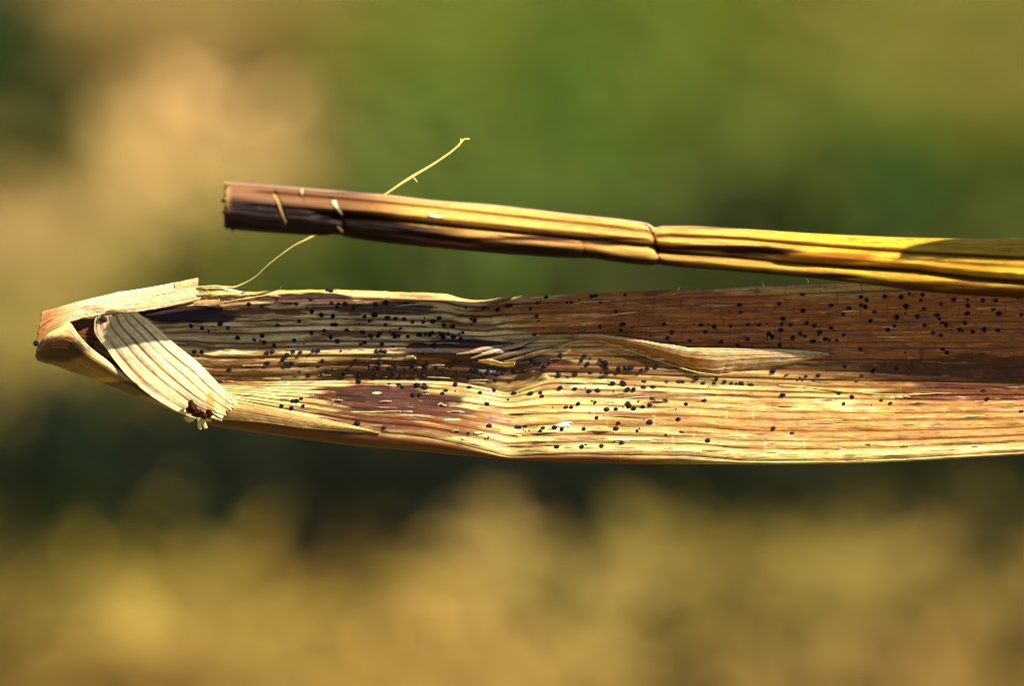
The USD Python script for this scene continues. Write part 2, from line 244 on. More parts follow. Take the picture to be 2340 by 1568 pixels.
def blade_colour(x, y, v):
    k, f = strips(x, v)
    hk = hashf(k, 1)
    cell, cf = cells(x + 5 * (N2(x / 9, v * 160, 44) - 0.5), k)
    cellh = hashf(k, cell + 0.5)
    right = sm(1150, 1450, x)[..., None]
    pale_l = np.array([0.78, 0.64, 0.36]); pale_r = np.array([0.72, 0.54, 0.26]); yel = np.array([0.85, 0.72, 0.36])
    lowh = sm(860, 900, y)[..., None]
    c = lerp(lerp(pale_l, pale_r, right), lerp(yel, np.array([0.84, 0.69, 0.38]), right), lowh)
    ol = sm(0.50, 0.60, N2(x / 240 + 7 * hashf(k, 8), k * 1.7, 45)) * sm(2300, 1600, x) * sm(600, 900, x) * lowh[..., 0]
    c = lerp(c, np.array([0.50, 0.44, 0.20]), (0.8 * ol)[..., None])
    spk = sm(1400, 1900, x) * lowh[..., 0] * sm(0.46, 0.60, N2(x / 42, v * 120, 46))
    c = lerp(c, np.array([0.56, 0.33, 0.11]), (0.7 * spk * sm(1030, 990, y + 0 * x))[..., None])
    c = lerp(c, np.array([0.88, 0.74, 0.38]), (0.75 * sm(1350, 1500, x) * sm(2330, 1900, x) * sm(998, 1020, y + 14 * (N2(x / 90, 5.0, 49) - 0.5)))[..., None])
    crk = sm(1150, 1350, x) * lowh[..., 0] * sm(0.60, 0.66, N2(x / 75, v * 230, 47))
    c = lerp(c, np.array([0.30, 0.13, 0.035]), (0.8 * crk)[..., None])
    c = c * lerp(0.82, 1.12, hk)[..., None] * lerp(0.94, 1.05, cellh)[..., None]
    c = c * lerp(0.72, 1.24, N2(x / 90, v * 140, 41))[..., None]
    # stains stop at veins and cross walls, so their edges are stepped
    xs = x + 60 * (hashf(k, 2) - 0.5) * 2 + 25 * (N2(x / 25, y / 9, 51, 2) - 0.5) * 2
    ys = y + 10 * (N2(x / 60, y / 14, 52) - 0.5) * 2
    STV = lerp(0.55, 1.5, N2(x / 45, v * 220, 71)) * lerp(0.6, 1.45, N2(x / 14, v * 260, 72, 2))
    for cx, cy, rx, ry, s, kind in STAINS:
        r = np.sqrt(((xs - cx) / rx) ** 2 + ((ys - cy) / ry) ** 2)
        w = sm(1.08, 0.84, r) * np.clip(s * lerp(0.55, 1.35, N2(x / 120, v * 90, 61 + int(cx) % 7)), 0, 1)
        tone = np.array(TONE[kind]) * (0.85 * STV)[..., None]
        c = lerp(c, tone, w[..., None])
    # torn skin: pale fragments and bared brown tissue with hard, stepped ends
    fx = x + 30 * (hashf(np.floor(v * 240), 2.2) - 0.5)
    fr = N2(fx / 75, v * 46, 84)
    c = lerp(c, lerp(c, np.array([0.30, 0.145, 0.045]), 0.8), (sm(0.565, 0.59, fr) * lerp(0.75, 0.45, lowh[..., 0]) * sm(2300, 1300, x))[..., None])
    c = lerp(c, np.array([0.84, 0.74, 0.48]), (sm(0.40, 0.375, fr) * 0.6 * sm(1700, 1100, x) * sm(0.25, 0.7, c.sum(-1)))[..., None])
    # flecks and fibres
    fl = sm(0.62, 0.72, N2(x / 34, v * 120, 81))
    c = lerp(c, c * 0.5, (fl * 0.8)[..., None])
    c = c * lerp(0.55, 1.42, N2(x / 48, v * 330, 83, 2))[..., None] * lerp(0.8, 1.2, N2(x / 7, v * 260, 85, 2))[..., None]
    pl = sm(0.66, 0.74, N2(x / 40, v * 200, 82)) * 0.6
    c = lerp(c, np.array([0.78, 0.66, 0.38]), (pl * sm(0.05, 0.2, c.sum(-1)))[..., None])
    # veins: brown lines in the grooves
    line = np.exp(-(np.minimum(f, 1 - f) / (0.085 + 0.05 * sm(1250, 1000, x) * (1 - lowh[..., 0]))) ** 2) * lerp(0.0, 1.5, N2(x / 110, np.round(k + f) * 3.3, 91)) * lerp(1.0, lerp(0.1, 1.2, hashf(np.round(k + f), 4.4)), sm(1150, 1400, x))
    c = lerp(c, np.array([0.50, 0.24, 0.06]), np.clip(0.6 * np.exp(-(np.minimum(f, 1 - f) / 0.24) ** 2) * N2(x / 80, np.round(k + f) * 5.1, 92), 0, 1)[..., None])
    c = lerp(c, np.array([0.20, 0.075, 0.016]), (np.clip(line, 0, 0.92))[..., None])
    # cross walls between veins, strongest on the right
    cw = np.exp(-(np.minimum(cf, 1 - cf) * 60 / (1.0 + 1.6 * hashf(k, cell * 3.1))) ** 2) * sm(1250, 1550, x) * (hashf(k, cell * 1.7) > lerp(0.45, 0.66, lowh[..., 0])) * lerp(0.5, 1, sm(0.1, 0.5, np.abs(f - 0.5) + 0.3 * hashf(k, cell)))
    c = lerp(c, lerp(c * 0.5, np.array([0.86, 0.74, 0.44]), lowh * (hashf(k, cell * 2.3)[..., None] > 0.2)), (lerp(0.7, 0.4, lowh[..., 0]) * cw * np.where(lowh[..., 0] > 0.5, (hashf(k, cell * 4.7) > 0.45) * sm(0.15, 0.35, N2(x / 5, v * 200, 48)), 1))[..., None])
    # underside rim along the lower margin
    rim = sm(VC + 0.004, VC + 0.02, v + 0.03 * (N2(x / 120, v * 3, 95) - 0.5)) * sm(1680, 1350, x)
    c = lerp(c, np.array([0.24, 0.10, 0.028]) * lerp(0.5, 1.5, N2(x / 90, v * 160, 96))[..., None], (0.95 * rim)[..., None])
    edge = sm(0.022, 0.006, v) * sm(1500, 900, x)
    c = lerp(c, np.array([0.74, 0.56, 0.25]), edge[..., None] * 0.8)
    return np.clip(c, 0.004, 0.9)
NU, NV = 1300, 372
xs_, vs_ = np.meshgrid(np.linspace(215, 2760, NU), np.linspace(0, 1, NV), indexing='ij')
bx, by, bz = blade_xyz(xs_, vs_)
by = by + np.where(vs_ < 0.02, (N2(xs_ / 22, 0, 99) - 0.5) * 5, 0)
bc = blade_colour(xs_, by, vs_)
leaf = thing('dead_grass_leaf', 'broad brown and straw dead leaf covered in black dots, its tip folded over', 'leaf', W(np.array([2760.0, 840, 30])))
build('leaf_blade', W(np.stack([bx, by, bz], -1)).reshape(-1, 3), quads(NU, NV), M_BLADE, leaf, deep(bc))
def zb(x, y):
    """height of the blade at a drawing position"""
    x = np.asarray(x, float); y = np.asarray(y, float); T, B, Mi, R = top(x), bot(x), mids(x), rad(x); y = y - (mid(x) - Mi) * np.clip(1 - np.abs(y - mid(x)) / 170, 0, 1) ** 5
    v = np.where(y <= Mi, VM * (y - T) / (Mi - T), VM + (VC - VM) * np.minimum(1, (y - Mi) / (B - R - Mi)))
    over = np.clip((y - (B - R)) / R, 0, 0.98)
    v = np.where(y > B - R, VC + (1 - VC) * np.arcsin(over) / math.radians(165), v)
    return blade_xyz(x, np.clip(v, 0.003, 1))[2]

PALE = np.array([0.86, 0.75, 0.52]); STRAW = np.array([0.74, 0.55, 0.25]); BROWN = np.array([0.22, 0.10, 0.03]); DARK = np.array([0.06, 0.028, 0.012])
def ribbon(name, A, B, base, nu=160, nv=60, bulge=0.0, fibre=2.0, lines=9, ragged=(0, 0), thick=3.0, stain=None, parent=None, mat=None, seed=0, label=None, linecol=(0.30, 0.15, 0.05), linew=0.6, frill=0.0):
    """a strip of leaf between its two edges A and B (across, down, out)"""
    a, b = resample(A, nu), resample(B, nu)
    if frill: t_ = np.linspace(0, 1, nu); b[:, 1] += frill * (N2(t_ * nu / 9, 6.0, seed + 8) + 0.8 * N2(t_ * nu / 28, 2.0, seed + 9) - 0.9) * np.sin(np.pi * t_)
    u, v = np.meshgrid(np.linspace(0, 1, nu), np.linspace(0, 1, nv), indexing='ij')
    uu = u + (1 - u) ** 8 * ragged[0] * (N2(v * 14, 1.0, seed + 1) - 0.5) + u ** 8 * ragged[1] * (N2(v * 14, 2.0, seed + 2) - 0.5)
    idx = np.clip(uu, 0, 1) * (nu - 1)
    def at(c): return np.stack([np.interp(idx, np.arange(nu), c[:, i]) for i in range(3)], -1)
    P = lerp(at(a), at(b), v[..., None])
    P[..., 2] += 5 * (N2(P[..., 0] / 34, P[..., 1] / 22, seed + 11) - 0.5)
    ls = v * lines + 1.8 * N2(v * lines * 0.55, 4.0, seed + 7) + 0.3 * N2(u * 3, v * 3, seed + 3); k = np.floor(ls); f = ls - k
    P[..., 2] += bulge * np.sin(np.pi * v) + fibre * (1 - (2 * f - 1) ** 2) * 0.35 * (0.3 + hashf(k, 3.3)) + fibre * 1.3 * (N2(u * 5, v * lines * 4, seed + 4) - 0.5)
    C = base * lerp(0.66, 1.3, N2(u * 4, v * lines * 5, seed + 5))[..., None] * lerp(0.9, 1.1, hashf(k, seed + 0.3))[..., None]
    ln = np.exp(-(np.minimum(f, 1 - f) / 0.11) ** 2) * lerp(-0.4, 1.7, N2(u * 3, np.round(ls) * 2.7, seed + 6)) * linew; ln = np.maximum(ln, 0)
    C = lerp(C, np.array(linecol), np.clip(ln, 0, 0.9)[..., None])
    C = C * lerp(0.75, 1.2, N2(P[..., 0] / 8, P[..., 1] / 5, seed + 12, 2))[..., None]
    if stain is not None: C = stain(C, P, u, v)
    vv, ff, cc = solid_sheet(P, deep(np.clip(C, 0.004, 0.9)), thick)
    ms = build(name, vv, ff, mat or M_PALE, parent or leaf, cc)
    if label: tag(ms, label)
    return ms
def blot(C, P, cx, cy, rx, ry, tone, s=1.0, seed=5):
    n = 0.35 * (N2(P[..., 0] / 14, P[..., 1] / 6, seed) - 0.5) * 2
    r = np.sqrt(((P[..., 0] - cx) / rx) ** 2 + ((P[..., 1] - cy) / ry) ** 2) + n
    return lerp(C, np.array(tone), (s * sm(1.15, 0.7, r))[..., None])

# the folded tip: lining, shaded lobe, slanting strip, upper strip
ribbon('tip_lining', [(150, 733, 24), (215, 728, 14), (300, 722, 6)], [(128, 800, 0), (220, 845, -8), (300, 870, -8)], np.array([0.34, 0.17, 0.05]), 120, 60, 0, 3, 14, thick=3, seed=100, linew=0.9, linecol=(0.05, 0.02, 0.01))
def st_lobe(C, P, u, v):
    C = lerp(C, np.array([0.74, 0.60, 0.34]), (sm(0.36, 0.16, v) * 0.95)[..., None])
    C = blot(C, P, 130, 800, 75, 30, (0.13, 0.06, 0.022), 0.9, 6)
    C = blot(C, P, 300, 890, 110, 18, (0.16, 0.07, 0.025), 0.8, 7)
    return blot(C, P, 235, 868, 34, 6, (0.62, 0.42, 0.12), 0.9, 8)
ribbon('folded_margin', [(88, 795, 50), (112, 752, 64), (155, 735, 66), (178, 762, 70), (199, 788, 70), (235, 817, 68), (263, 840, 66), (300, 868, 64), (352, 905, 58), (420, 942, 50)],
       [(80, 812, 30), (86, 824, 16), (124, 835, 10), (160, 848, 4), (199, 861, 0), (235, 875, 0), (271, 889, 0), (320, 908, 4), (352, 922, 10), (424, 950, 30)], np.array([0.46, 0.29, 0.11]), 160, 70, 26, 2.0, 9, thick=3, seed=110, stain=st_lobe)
def st_diag(C, P, u, v):
    C = lerp(C, np.array([0.58, 0.38, 0.19]) * lerp(0.6, 1.5, N2(u * 2, v * 26, 122))[..., None], (sm(0.55, 0.0, u) * sm(0.5, 0.7, N2(u * 2, v * 12, 123)) * 0.8 + 0.35 * sm(0.25, 0, u))[..., None])
    C = C * lerp(0.72, 1.2, N2(u * 2.2, v * 48, 126))[..., None]
    C = lerp(C, np.array([0.34, 0.18, 0.08]), (sm(0.66, 0.74, N2(u * 2.6, v * 30, 127)) * 0.7)[..., None])
    C = blot(C, P, 262, 860, 10, 7, (0.4, 0.26, 0.12), 0.6, 11); C = blot(C, P, 310, 880, 8, 6, (0.4, 0.26, 0.12), 0.6, 12); C = blot(C, P, 335, 905, 9, 8, (0.3, 0.17, 0.07), 0.8, 13)
    C = blot(C, P, 480, 920, 10, 30, (0.62, 0.42, 0.14), 0.7, 9)
    return lerp(C, C * np.array([1.0, 0.97, 0.9]), u[..., None])
ribbon('folded_strip', [(312, 714, 100), (338, 731, 92), (400, 786, 78), (457, 832, 74), (491, 868, 72), (516, 893, 66), (545, 924, 50)],
       [(218, 724, 70), (214, 750, 70), (245, 801, 70), (297, 866, 80), (351, 910, 82), (403, 940, 74), (440, 955, 60), (476, 964, 42)], np.array([0.86, 0.74, 0.49]), 240, 110, 4, 2.2, 6, (0.05, 0.30), 3.5, st_diag, seed=124, linew=1.2, linecol=(0.26, 0.13, 0.055), frill=4)
def st_tip(C, P, u, v):
    C = lerp(C, np.array([0.44, 0.22, 0.07]), (sm(0.38, 0.02, u) * lerp(0.3, 1.3, N2(P[..., 0] / 16, v * 14, 131)))[..., None])
    C = blot(C, P, 215, 705, 30, 8, (0.42, 0.22, 0.08), 0.6, 10)
    return C
ribbon('folded_tip', [(97, 711, 62), (130, 702, 58), (178, 689, 46), (266, 669, 18), (349, 655, 2), (423, 641, -6), (447, 637, -8)],
       [(82, 790, 66), (100, 768, 70), (131, 749, 70), (162, 734, 62), (235, 720, 34), (312, 713, 16), (416, 695, 6), (456, 685, 2)], PALE * np.array([0.98, 0.93, 0.82]), 220, 80, 8, 3.6, 9, (0.03, 0.12), 3.5, st_tip, seed=130, frill=5, linew=0.8, linecol=(0.42, 0.22, 0.08))
ribbon('torn_flap', [(398, 648, 2), (425, 640, 0), (453, 635, -2)], [(400, 662, 6), (430, 657, 5), (453, 651, 4)], np.array([0.62, 0.52, 0.30]), 40, 20, 2, 1.5, 4, (0.1, 0.12), 2.5, seed=140)
ribbon('torn_flap', [(450, 655, 4), (480, 654, 12), (510, 657, 22), (545, 664, 18), (568, 670, 16)], [(450, 661, 6), (480, 660, 14), (510, 663, 24), (545, 670, 20), (568, 675, 18)], PALE, 60, 12, 1, 0.6, 2, (0, 0.1), 2, seed=150)
ribbon('torn_flap', [(440, 690, 4), (470, 685, 10), (500, 684, 14)], [(446, 700, 8), (475, 700, 14), (512, 694, 18)], np.array([0.62, 0.44, 0.22]), 40, 14, 2, 2, 3, (0.1, 0.9), 2, seed=152, frill=6, linew=1.0)
ribbon('dark_shred', [(322, 714, -2), (380, 704, -2), (440, 700, 4), (502, 704, 14)], [(350, 734, 4), (400, 736, 10), (450, 730, 16), (502, 726, 20)], np.array([0.085, 0.04, 0.016]), 80, 26, 3, 1.6, 5, (0.1, 0.1), 2.5, seed=156, linecol=(0.30, 0.14, 0.04), linew=0.5)
# pale ridge where the fold runs into the lower margin
A = [(430, 936, 70), (480, 930, 84), (530, 914, 74), (600, 927, 70), (700, 950, 64), (800, 971, 58), (868, 988, 50)]
A = [(x, y, zb(x, y) + 12 * (1 - i / 6) + 3) for i, (x, y, _) in enumerate(A)]
Bq = [(445, 950), (490, 958), (540, 962), (610, 968), (700, 980), (800, 987), (868, 990)]
Bq = [(x, y, zb(x, y) + 7 * (1 - i / 6) + 3) for i, (x, y) in enumerate(Bq)]
ribbon('folded_ridge', A, Bq, np.array([0.74, 0.54, 0.27]), 160, 36, 5, 1.6, 7, (0.02, 0.08), 2.5, seed=160, linew=0.6, linecol=(0.36, 0.17, 0.06))
# the shred lifted off the middle of the blade
def on(pts, up): return [(x, y, float(zb(x, y)) + h) for (x, y), h in zip(pts, up)]
def st_shred(C, P, u, v):
    C = lerp(C, np.array([0.50, 0.27, 0.09]), (sm(0.22, 0.55, v + 0.25 * (N2(u * 9, v * 5, 172) - 0.5)) * sm(0.66, 0.5, u) * 0.9)[..., None])
    C = lerp(C, np.array([0.66, 0.50, 0.30]) * lerp(0.6, 1.3, N2(u * 6, v * 22, 173))[..., None], (sm(0.5, 0.62, u) * sm(0.15, 0.3, v) * 0.8)[..., None])
    C = lerp(C, np.array([0.24, 0.11, 0.035]), (sm(0.58, 0.68, N2(u * 7, v * 13, 174)) * sm(0.1, 0.4, v) * 0.8)[..., None])
    return lerp(C, np.array([0.82, 0.68, 0.42]), (sm(0.14, 0.03, v) * 0.8)[..., None])
ribbon('lifted_shred', on([(1310, 767), (1360, 765), (1400, 768), (1460, 776), (1520, 787), (1580, 795), (1660, 796), (1740, 797), (1820, 800), (1895, 808)], [5, 10, 15, 19, 20, 19, 17, 14, 10, 4]),
       on([(1312, 772), (1360, 779), (1420, 790), (1490, 812), (1560, 838), (1620, 850), (1680, 846), (1745, 838), (1810, 830), (1868, 816)], [3, 4, 5, 5, 5, 4, 4, 4, 4, 4]), np.array([0.80, 0.64, 0.38]), 240, 60, 5, 2.6, 8, (0, 0.03), 2.5, st_shred, seed=170, linew=0.9, frill=12)
for q, (x0, y0, x1, y1, h, tone) in enumerate([(1042, 812, 1165, 786, 7, (0.52, 0.40, 0.24)), (1075, 820, 1230, 776, 8, (0.62, 0.52, 0.36)), (1105, 826, 1262, 788, 8, (0.56, 0.45, 0.30)), (1150, 828, 1292, 790, 7, (0.50, 0.38, 0.22)), (1195, 776, 1318, 764, 6, (0.58, 0.44, 0.25)), (1225, 806, 1345, 774, 5, (0.60, 0.46, 0.26)), (1130, 800, 1215, 783, 5, (0.40, 0.26, 0.13))]):
    xs = np.linspace(x0, x1, 5); ys = np.linspace(y0, y1, 5) + rng.normal(0, 1.2, 5); hh = np.array([0.2, 0.8, 1.0, 0.8, 0.15]) * h
    ribbon('torn_sliver', on(list(zip(xs, ys - hh * 0.6)), [2, 5, 7, 6, 2]), on(list(zip(xs + 4, ys + hh * 0.6)), [1, 2, 3, 3, 1]), np.array(tone), 70, 14, 1.5, 1.5, 3, (0.2, 0.3), 2, seed=600 + q * 13, linew=1.0, linecol=(0.14, 0.07, 0.03), frill=4)
ribbon('torn_edge', on([(1090, 824), (1120, 822), (1150, 830), (1178, 826)], [10, 12, 12, 14]), on([(1100, 830), (1125, 834), (1150, 840), (1172, 838)], [4, 4, 4, 4]), np.array([0.82, 0.66, 0.28]), 60, 20, 1, 3, 4, (0.3, 0.4), 2, seed=190, frill=10, linew=1.0)

def tube(name, pts, r, mat, base, parent, n=90, sides=7, wob=0.0, seed=0, label=None):
    p = resample(pts, n); t = np.gradient(p, axis=0); t /= np.linalg.norm(t, axis=1, keepdims=True)
    p[:, 1] += wob * (N2(np.linspace(0, 9, n), 0, seed) - 0.5)
    a = np.cross(t, [0, 0, 1.0]); a /= np.linalg.norm(a, axis=1, keepdims=True); b = np.cross(t, a)
    ang = np.arange(sides) * 2 * np.pi / sides
    rr = np.interp(np.linspace(0, 1, n), np.linspace(0, 1, len(np.atleast_1d(r))), np.atleast_1d(r)) * lerp(0.75, 1.25, N2(np.linspace(0, 20, n), 3, seed))
    v = p[:, None] + rr[:, None, None] * (np.cos(ang)[None, :, None] * a[:, None] + np.sin(ang)[None, :, None] * b[:, None])
    v = v.reshape(-1, 3); i, j = np.meshgrid(np.arange(n - 1), np.arange(sides), indexing='ij')
    q = np.stack([i * sides + j, i * sides + (j + 1) % sides, (i + 1) * sides + (j + 1) % sides, (i + 1) * sides + j], -1).reshape(-1, 4)
    f = np.vstack([q[:, [0, 1, 2]], q[:, [0, 2, 3]]])
    v = np.vstack([v, p[:1], p[-1:]]); k = len(v)
    f = np.vstack([f, [[k - 2, (j + 1) % sides, j] for j in range(sides)], [[k - 1, (n - 1) * sides + j, (n - 1) * sides + (j + 1) % sides] for j in range(sides)]])
    c = np.repeat(base[None] * lerp(0.8, 1.2, N2(np.linspace(0, 30, n), 5, seed))[:, None], sides, axis=0); c = np.vstack([c, c[:1], c[-1:]])
    ms = build(name, W(v), f, mat, parent, deep(np.clip(c, 0, 0.9)))
    if label: tag(ms, label)
    return ms
FIB = np.array([0.78, 0.66, 0.30])
tube('torn_fibre', [(452, 657, 8), (490, 655, 24), (530, 658, 36), (556, 649, 46), (582, 634, 60), (612, 606, 80), (645, 580, 100), (680, 557, 118), (712, 541, 130), (800, 490, 146), (880, 443, 150), (938, 406, 150), (985, 379, 150), (1022, 354, 150), (1046, 334, 150), (1058, 320, 150)], [2.0, 2.6, 1.7, 2.4, 4.0, 2.2, 2.0, 3.2, 2.6, 2.2], M_PALE, FIB, leaf, 160, wob=5.0, seed=3, label='long thin pale thread torn from the leaf tip')
tube('torn_fibre', [(1044, 336, 150), (1052, 326, 151), (1053, 316, 152)], [2.2, 1.2], M_PALE, FIB, leaf, 12, seed=4)
tube('torn_fibre', [(1056, 322, 150), (1064, 317, 150), (1073, 318, 148)], [2.2, 1.4], M_PALE, FIB, leaf, 12, seed=5)
tube('torn_fibre', [(942, 404, 150), (948, 409, 152), (953, 416, 152)], [1.8, 1.0], M_PALE, FIB, leaf, 10, seed=6)
for i, (pts, r) in enumerate([([(1345, 772), (1400, 788), (1470, 812), (1540, 836), (1600, 852), (1650, 858)], 1.3), ([(1780, 880), (1830, 884), (1880, 889), (1945, 893)], 1.8), ([(455, 664), (480, 672), (505, 684), (520, 690)], 1.0),
                              ([(470, 662), (500, 673), (545, 672), (566, 671)], 1.0), ([(470, 684), (505, 690), (560, 682), (640, 670)], 1.0), ([(1960, 896), (2050, 902), (2150, 898)], 1.2)]):
    tube('surface_fibre', [(x, y, float(zb(x, y)) + 5) for x, y in pts], [r * 0.6, r, r, r * 0.5], M_PALE, FIB, leaf, 60, 5, seed=20 + i)
for i, (x, y, w, h, a) in enumerate([(640, 660, 4, 7, 0.2), (1745, 652, 3, 8, -0.2), (1550, 662, 3, 6, 0.3), (1848, 644, 4, 9, -0.3), (1990, 1028, 0, 0, 0)][:4]):
    tube('margin_hair', [(x, y + 2, 60 + 30), (x + a * h, y - h * 0.6, 92), (x + a * 2.5 * h, y - h, 92)], [w * 0.5, w * 0.35, 0.4], M_PALE, FIB, leaf, 10, 5, seed=40 + i)
# crumbs at the lower corner of the fold, and bright flakes on the blade
def crumb(name, x, y, z, r, base, seed, label=None, flat=1.0):
    s = trimesh.creation.icosphere(3, 1.0); v = np.array(s.vertices)
    v = v * (1 + 1.1 * (meshkit.noise(v * 1.1 + seed * 3.13, seed) - 0.5) + 0.5 * (meshkit.noise(v * 2.7 + seed * 1.37, seed + 5) - 0.5))[:, None] * np.array([r[0], r[1], flat * min(r)])
    n = meshkit.noise(v / 4 + seed, seed)
    ms = build(name, W(v + np.array([x, y, z])), s.faces, M_GRASS, leaf, deep(np.clip(base * lerp(0.4, 1.6, n)[:, None], 0, 0.9)))
    if label: tag(ms, label)
for i, (x, y, z, rx, ry, t) in enumerate([(439, 929, 96, 9, 10, 1), (452, 944, 90, 15, 9, 1), (478, 946, 74, 9, 8, 1), (432, 938, 90, 6, 7, 1), (466, 950, 78, 7, 6, 1)]):
    crumb('yellow_crumb' if t == 0 else 'brown_crumb', x, y, z, (rx, ry), np.array([0.84, 0.74, 0.42]) if t == 0 else np.array([0.13, 0.055, 0.02]), i + 1)
for i, (x, y, rx, ry) in enumerate([(1282, 972, 22, 7), (1296, 968, 12, 8), (1245, 862, 9, 6), (938, 818, 12, 5), (1095, 990, 13, 4), (1180, 995, 12, 4), (1985, 1060 - 45, 6, 5), (2055, 908, 8, 4), (945, 770, 9, 4), (1010, 925, 10, 5), (770, 915, 12, 3), (880, 918, 14, 3), (1040, 985, 10, 3), (2070, 1018, 9, 4), (1560, 985, 7, 3), (430, 690, 9, 4), (410, 720, 6, 3)]):
    k_ = rng.uniform(-0.5, 0.5, 6); z_ = lambda X, Y, h: (X, Y, float(zb(X, Y)) + h)
    ribbon('pale_flake', [z_(x - rx, y + ry * k_[0], 2), z_(x - rx * 0.4, y - ry * (0.5 + k_[1]), 5), z_(x + rx * 0.3, y - ry * (0.6 + k_[2]), 6), z_(x + rx, y + ry * k_[3], 3)],
           [z_(x - rx * 0.9, y + ry * 0.4, 1), z_(x - rx * 0.3, y + ry * (0.5 + k_[4]), 2), z_(x + rx * 0.4, y + ry * (0.5 + k_[5]), 2), z_(x + rx * 1.1, y + ry * 0.2, 1)],
           np.array([0.90, 0.86, 0.76]) if i < 2 else np.array([0.82, 0.68, 0.42]), 24, 10, 1.5, 0.8, 2, (0.25, 0.25), 1.5, seed=400 + i * 9, linew=0.2)

def many(name, sheets):
    k = np.cumsum([0] + [len(q[0]) for q in sheets])
    tag(build(name, np.vstack([q[0] for q in sheets]), np.vstack([q[1] + o for q, o in zip(sheets, k)]), M_PALE, leaf, np.vstack([q[2] for q in sheets])), kind='stuff')
def sliver(x, y, L, w, lift, slope, tone, seed):
    t = np.linspace(0, 1, 14); vv = np.linspace(-0.5, 0.5, 4)
    T, V_ = np.meshgrid(t, vv, indexing='ij'); px = x + L * T; py = y + slope * L * T + w * V_ * np.sin(np.pi * np.clip(T, 0.06, 0.94)) ** 0.5 + 2.4 * (N2(T * 7, V_ * 3, seed) - 0.5)
    pz_ = zb(px, py) + 1.0 + lift * np.sin(np.pi * T) ** 2 * (0.5 - V_) + 1.5 * (N2(T * 5, V_ * 4, seed + 1) - 0.5)
    C = np.asarray(tone) * lerp(0.6, 1.3, N2(T * 6, V_ * 8, seed + 2))[..., None]
    return solid_sheet(np.stack([px, py, pz_], -1), np.clip(C, 0.01, 0.9), 1.0)
sl = []
for q in range(150):
    x = rng.uniform(480, 2330); f_ = rng.beta(1.2, 1.0); y = float(top(x) + 8 + (bot(x) - rad(x) - top(x) - 16) * f_)
    low = y > mid(x)
    if (not low and x > 1150 and q % 5) or (x > 1450 and q % 2): continue
    L = rng.uniform(14, 70) if q % 3 else rng.uniform(50, 130)
    tone = (np.array([0.82, 0.66, 0.36]) if low else np.array([0.66, 0.48, 0.25])) * rng.uniform(0.7, 1.08) if q % 4 else np.array([0.32, 0.16, 0.05])
    sl.append(sliver(x, y, L, rng.uniform(1.2, 4.2) if q % 3 else rng.uniform(0.9, 1.8), rng.uniform(1, 6), rng.normal(-0.01, 0.035), tone, 700 + q))
many('peeling_skin', sl)
for q, (x, y, dx, dy, w) in enumerate([(446, 950, -26, 6, 7), (450, 953, -20, 12, 6), (456, 956, 2, 26, 9), (462, 957, 10, 24, 8), (440, 952, -16, 10, 6), (466, 960, 4, 16, 7)]):
    n_ = np.array([-dy, dx]) / math.hypot(dx, dy) * w / 2; P0, P1 = np.array([x, y]), np.array([x + dx, y + dy])
    ribbon('frayed_tip', [(*(P0 + n_), 58), (*((P0 + P1) / 2 + n_ * 1.3), 52), (*(P1 + n_ * 0.8), 44)], [(*(P0 - n_), 58), (*((P0 + P1) / 2 - n_ * 0.9), 50), (*(P1 - n_), 42)], np.array([0.84, 0.72, 0.36]), 30, 12, 2, 3, 2, (0, 0.8), 2, seed=860 + q * 7, frill=3)
# frayed end of the slanting strip
for q in range(9):
    x = 488 + q * 7 + rng.uniform(-3, 3); y = 955 - q * 5.5
    ribbon('frayed_tip', [(x - 16, y - 14, 62), (x, y - 3, 54), (x + rng.uniform(6, 18), y + rng.uniform(0, 8), 46)], [(x - 18, y - 9, 62), (x - 2, y + 2, 54), (x + rng.uniform(4, 12), y + rng.uniform(3, 10), 46)], np.array([0.86, 0.74, 0.44]) * rng.uniform(0.8, 1.05), 24, 8, 1, 1, 2, (0, 0.5), 2, seed=800 + q * 7)

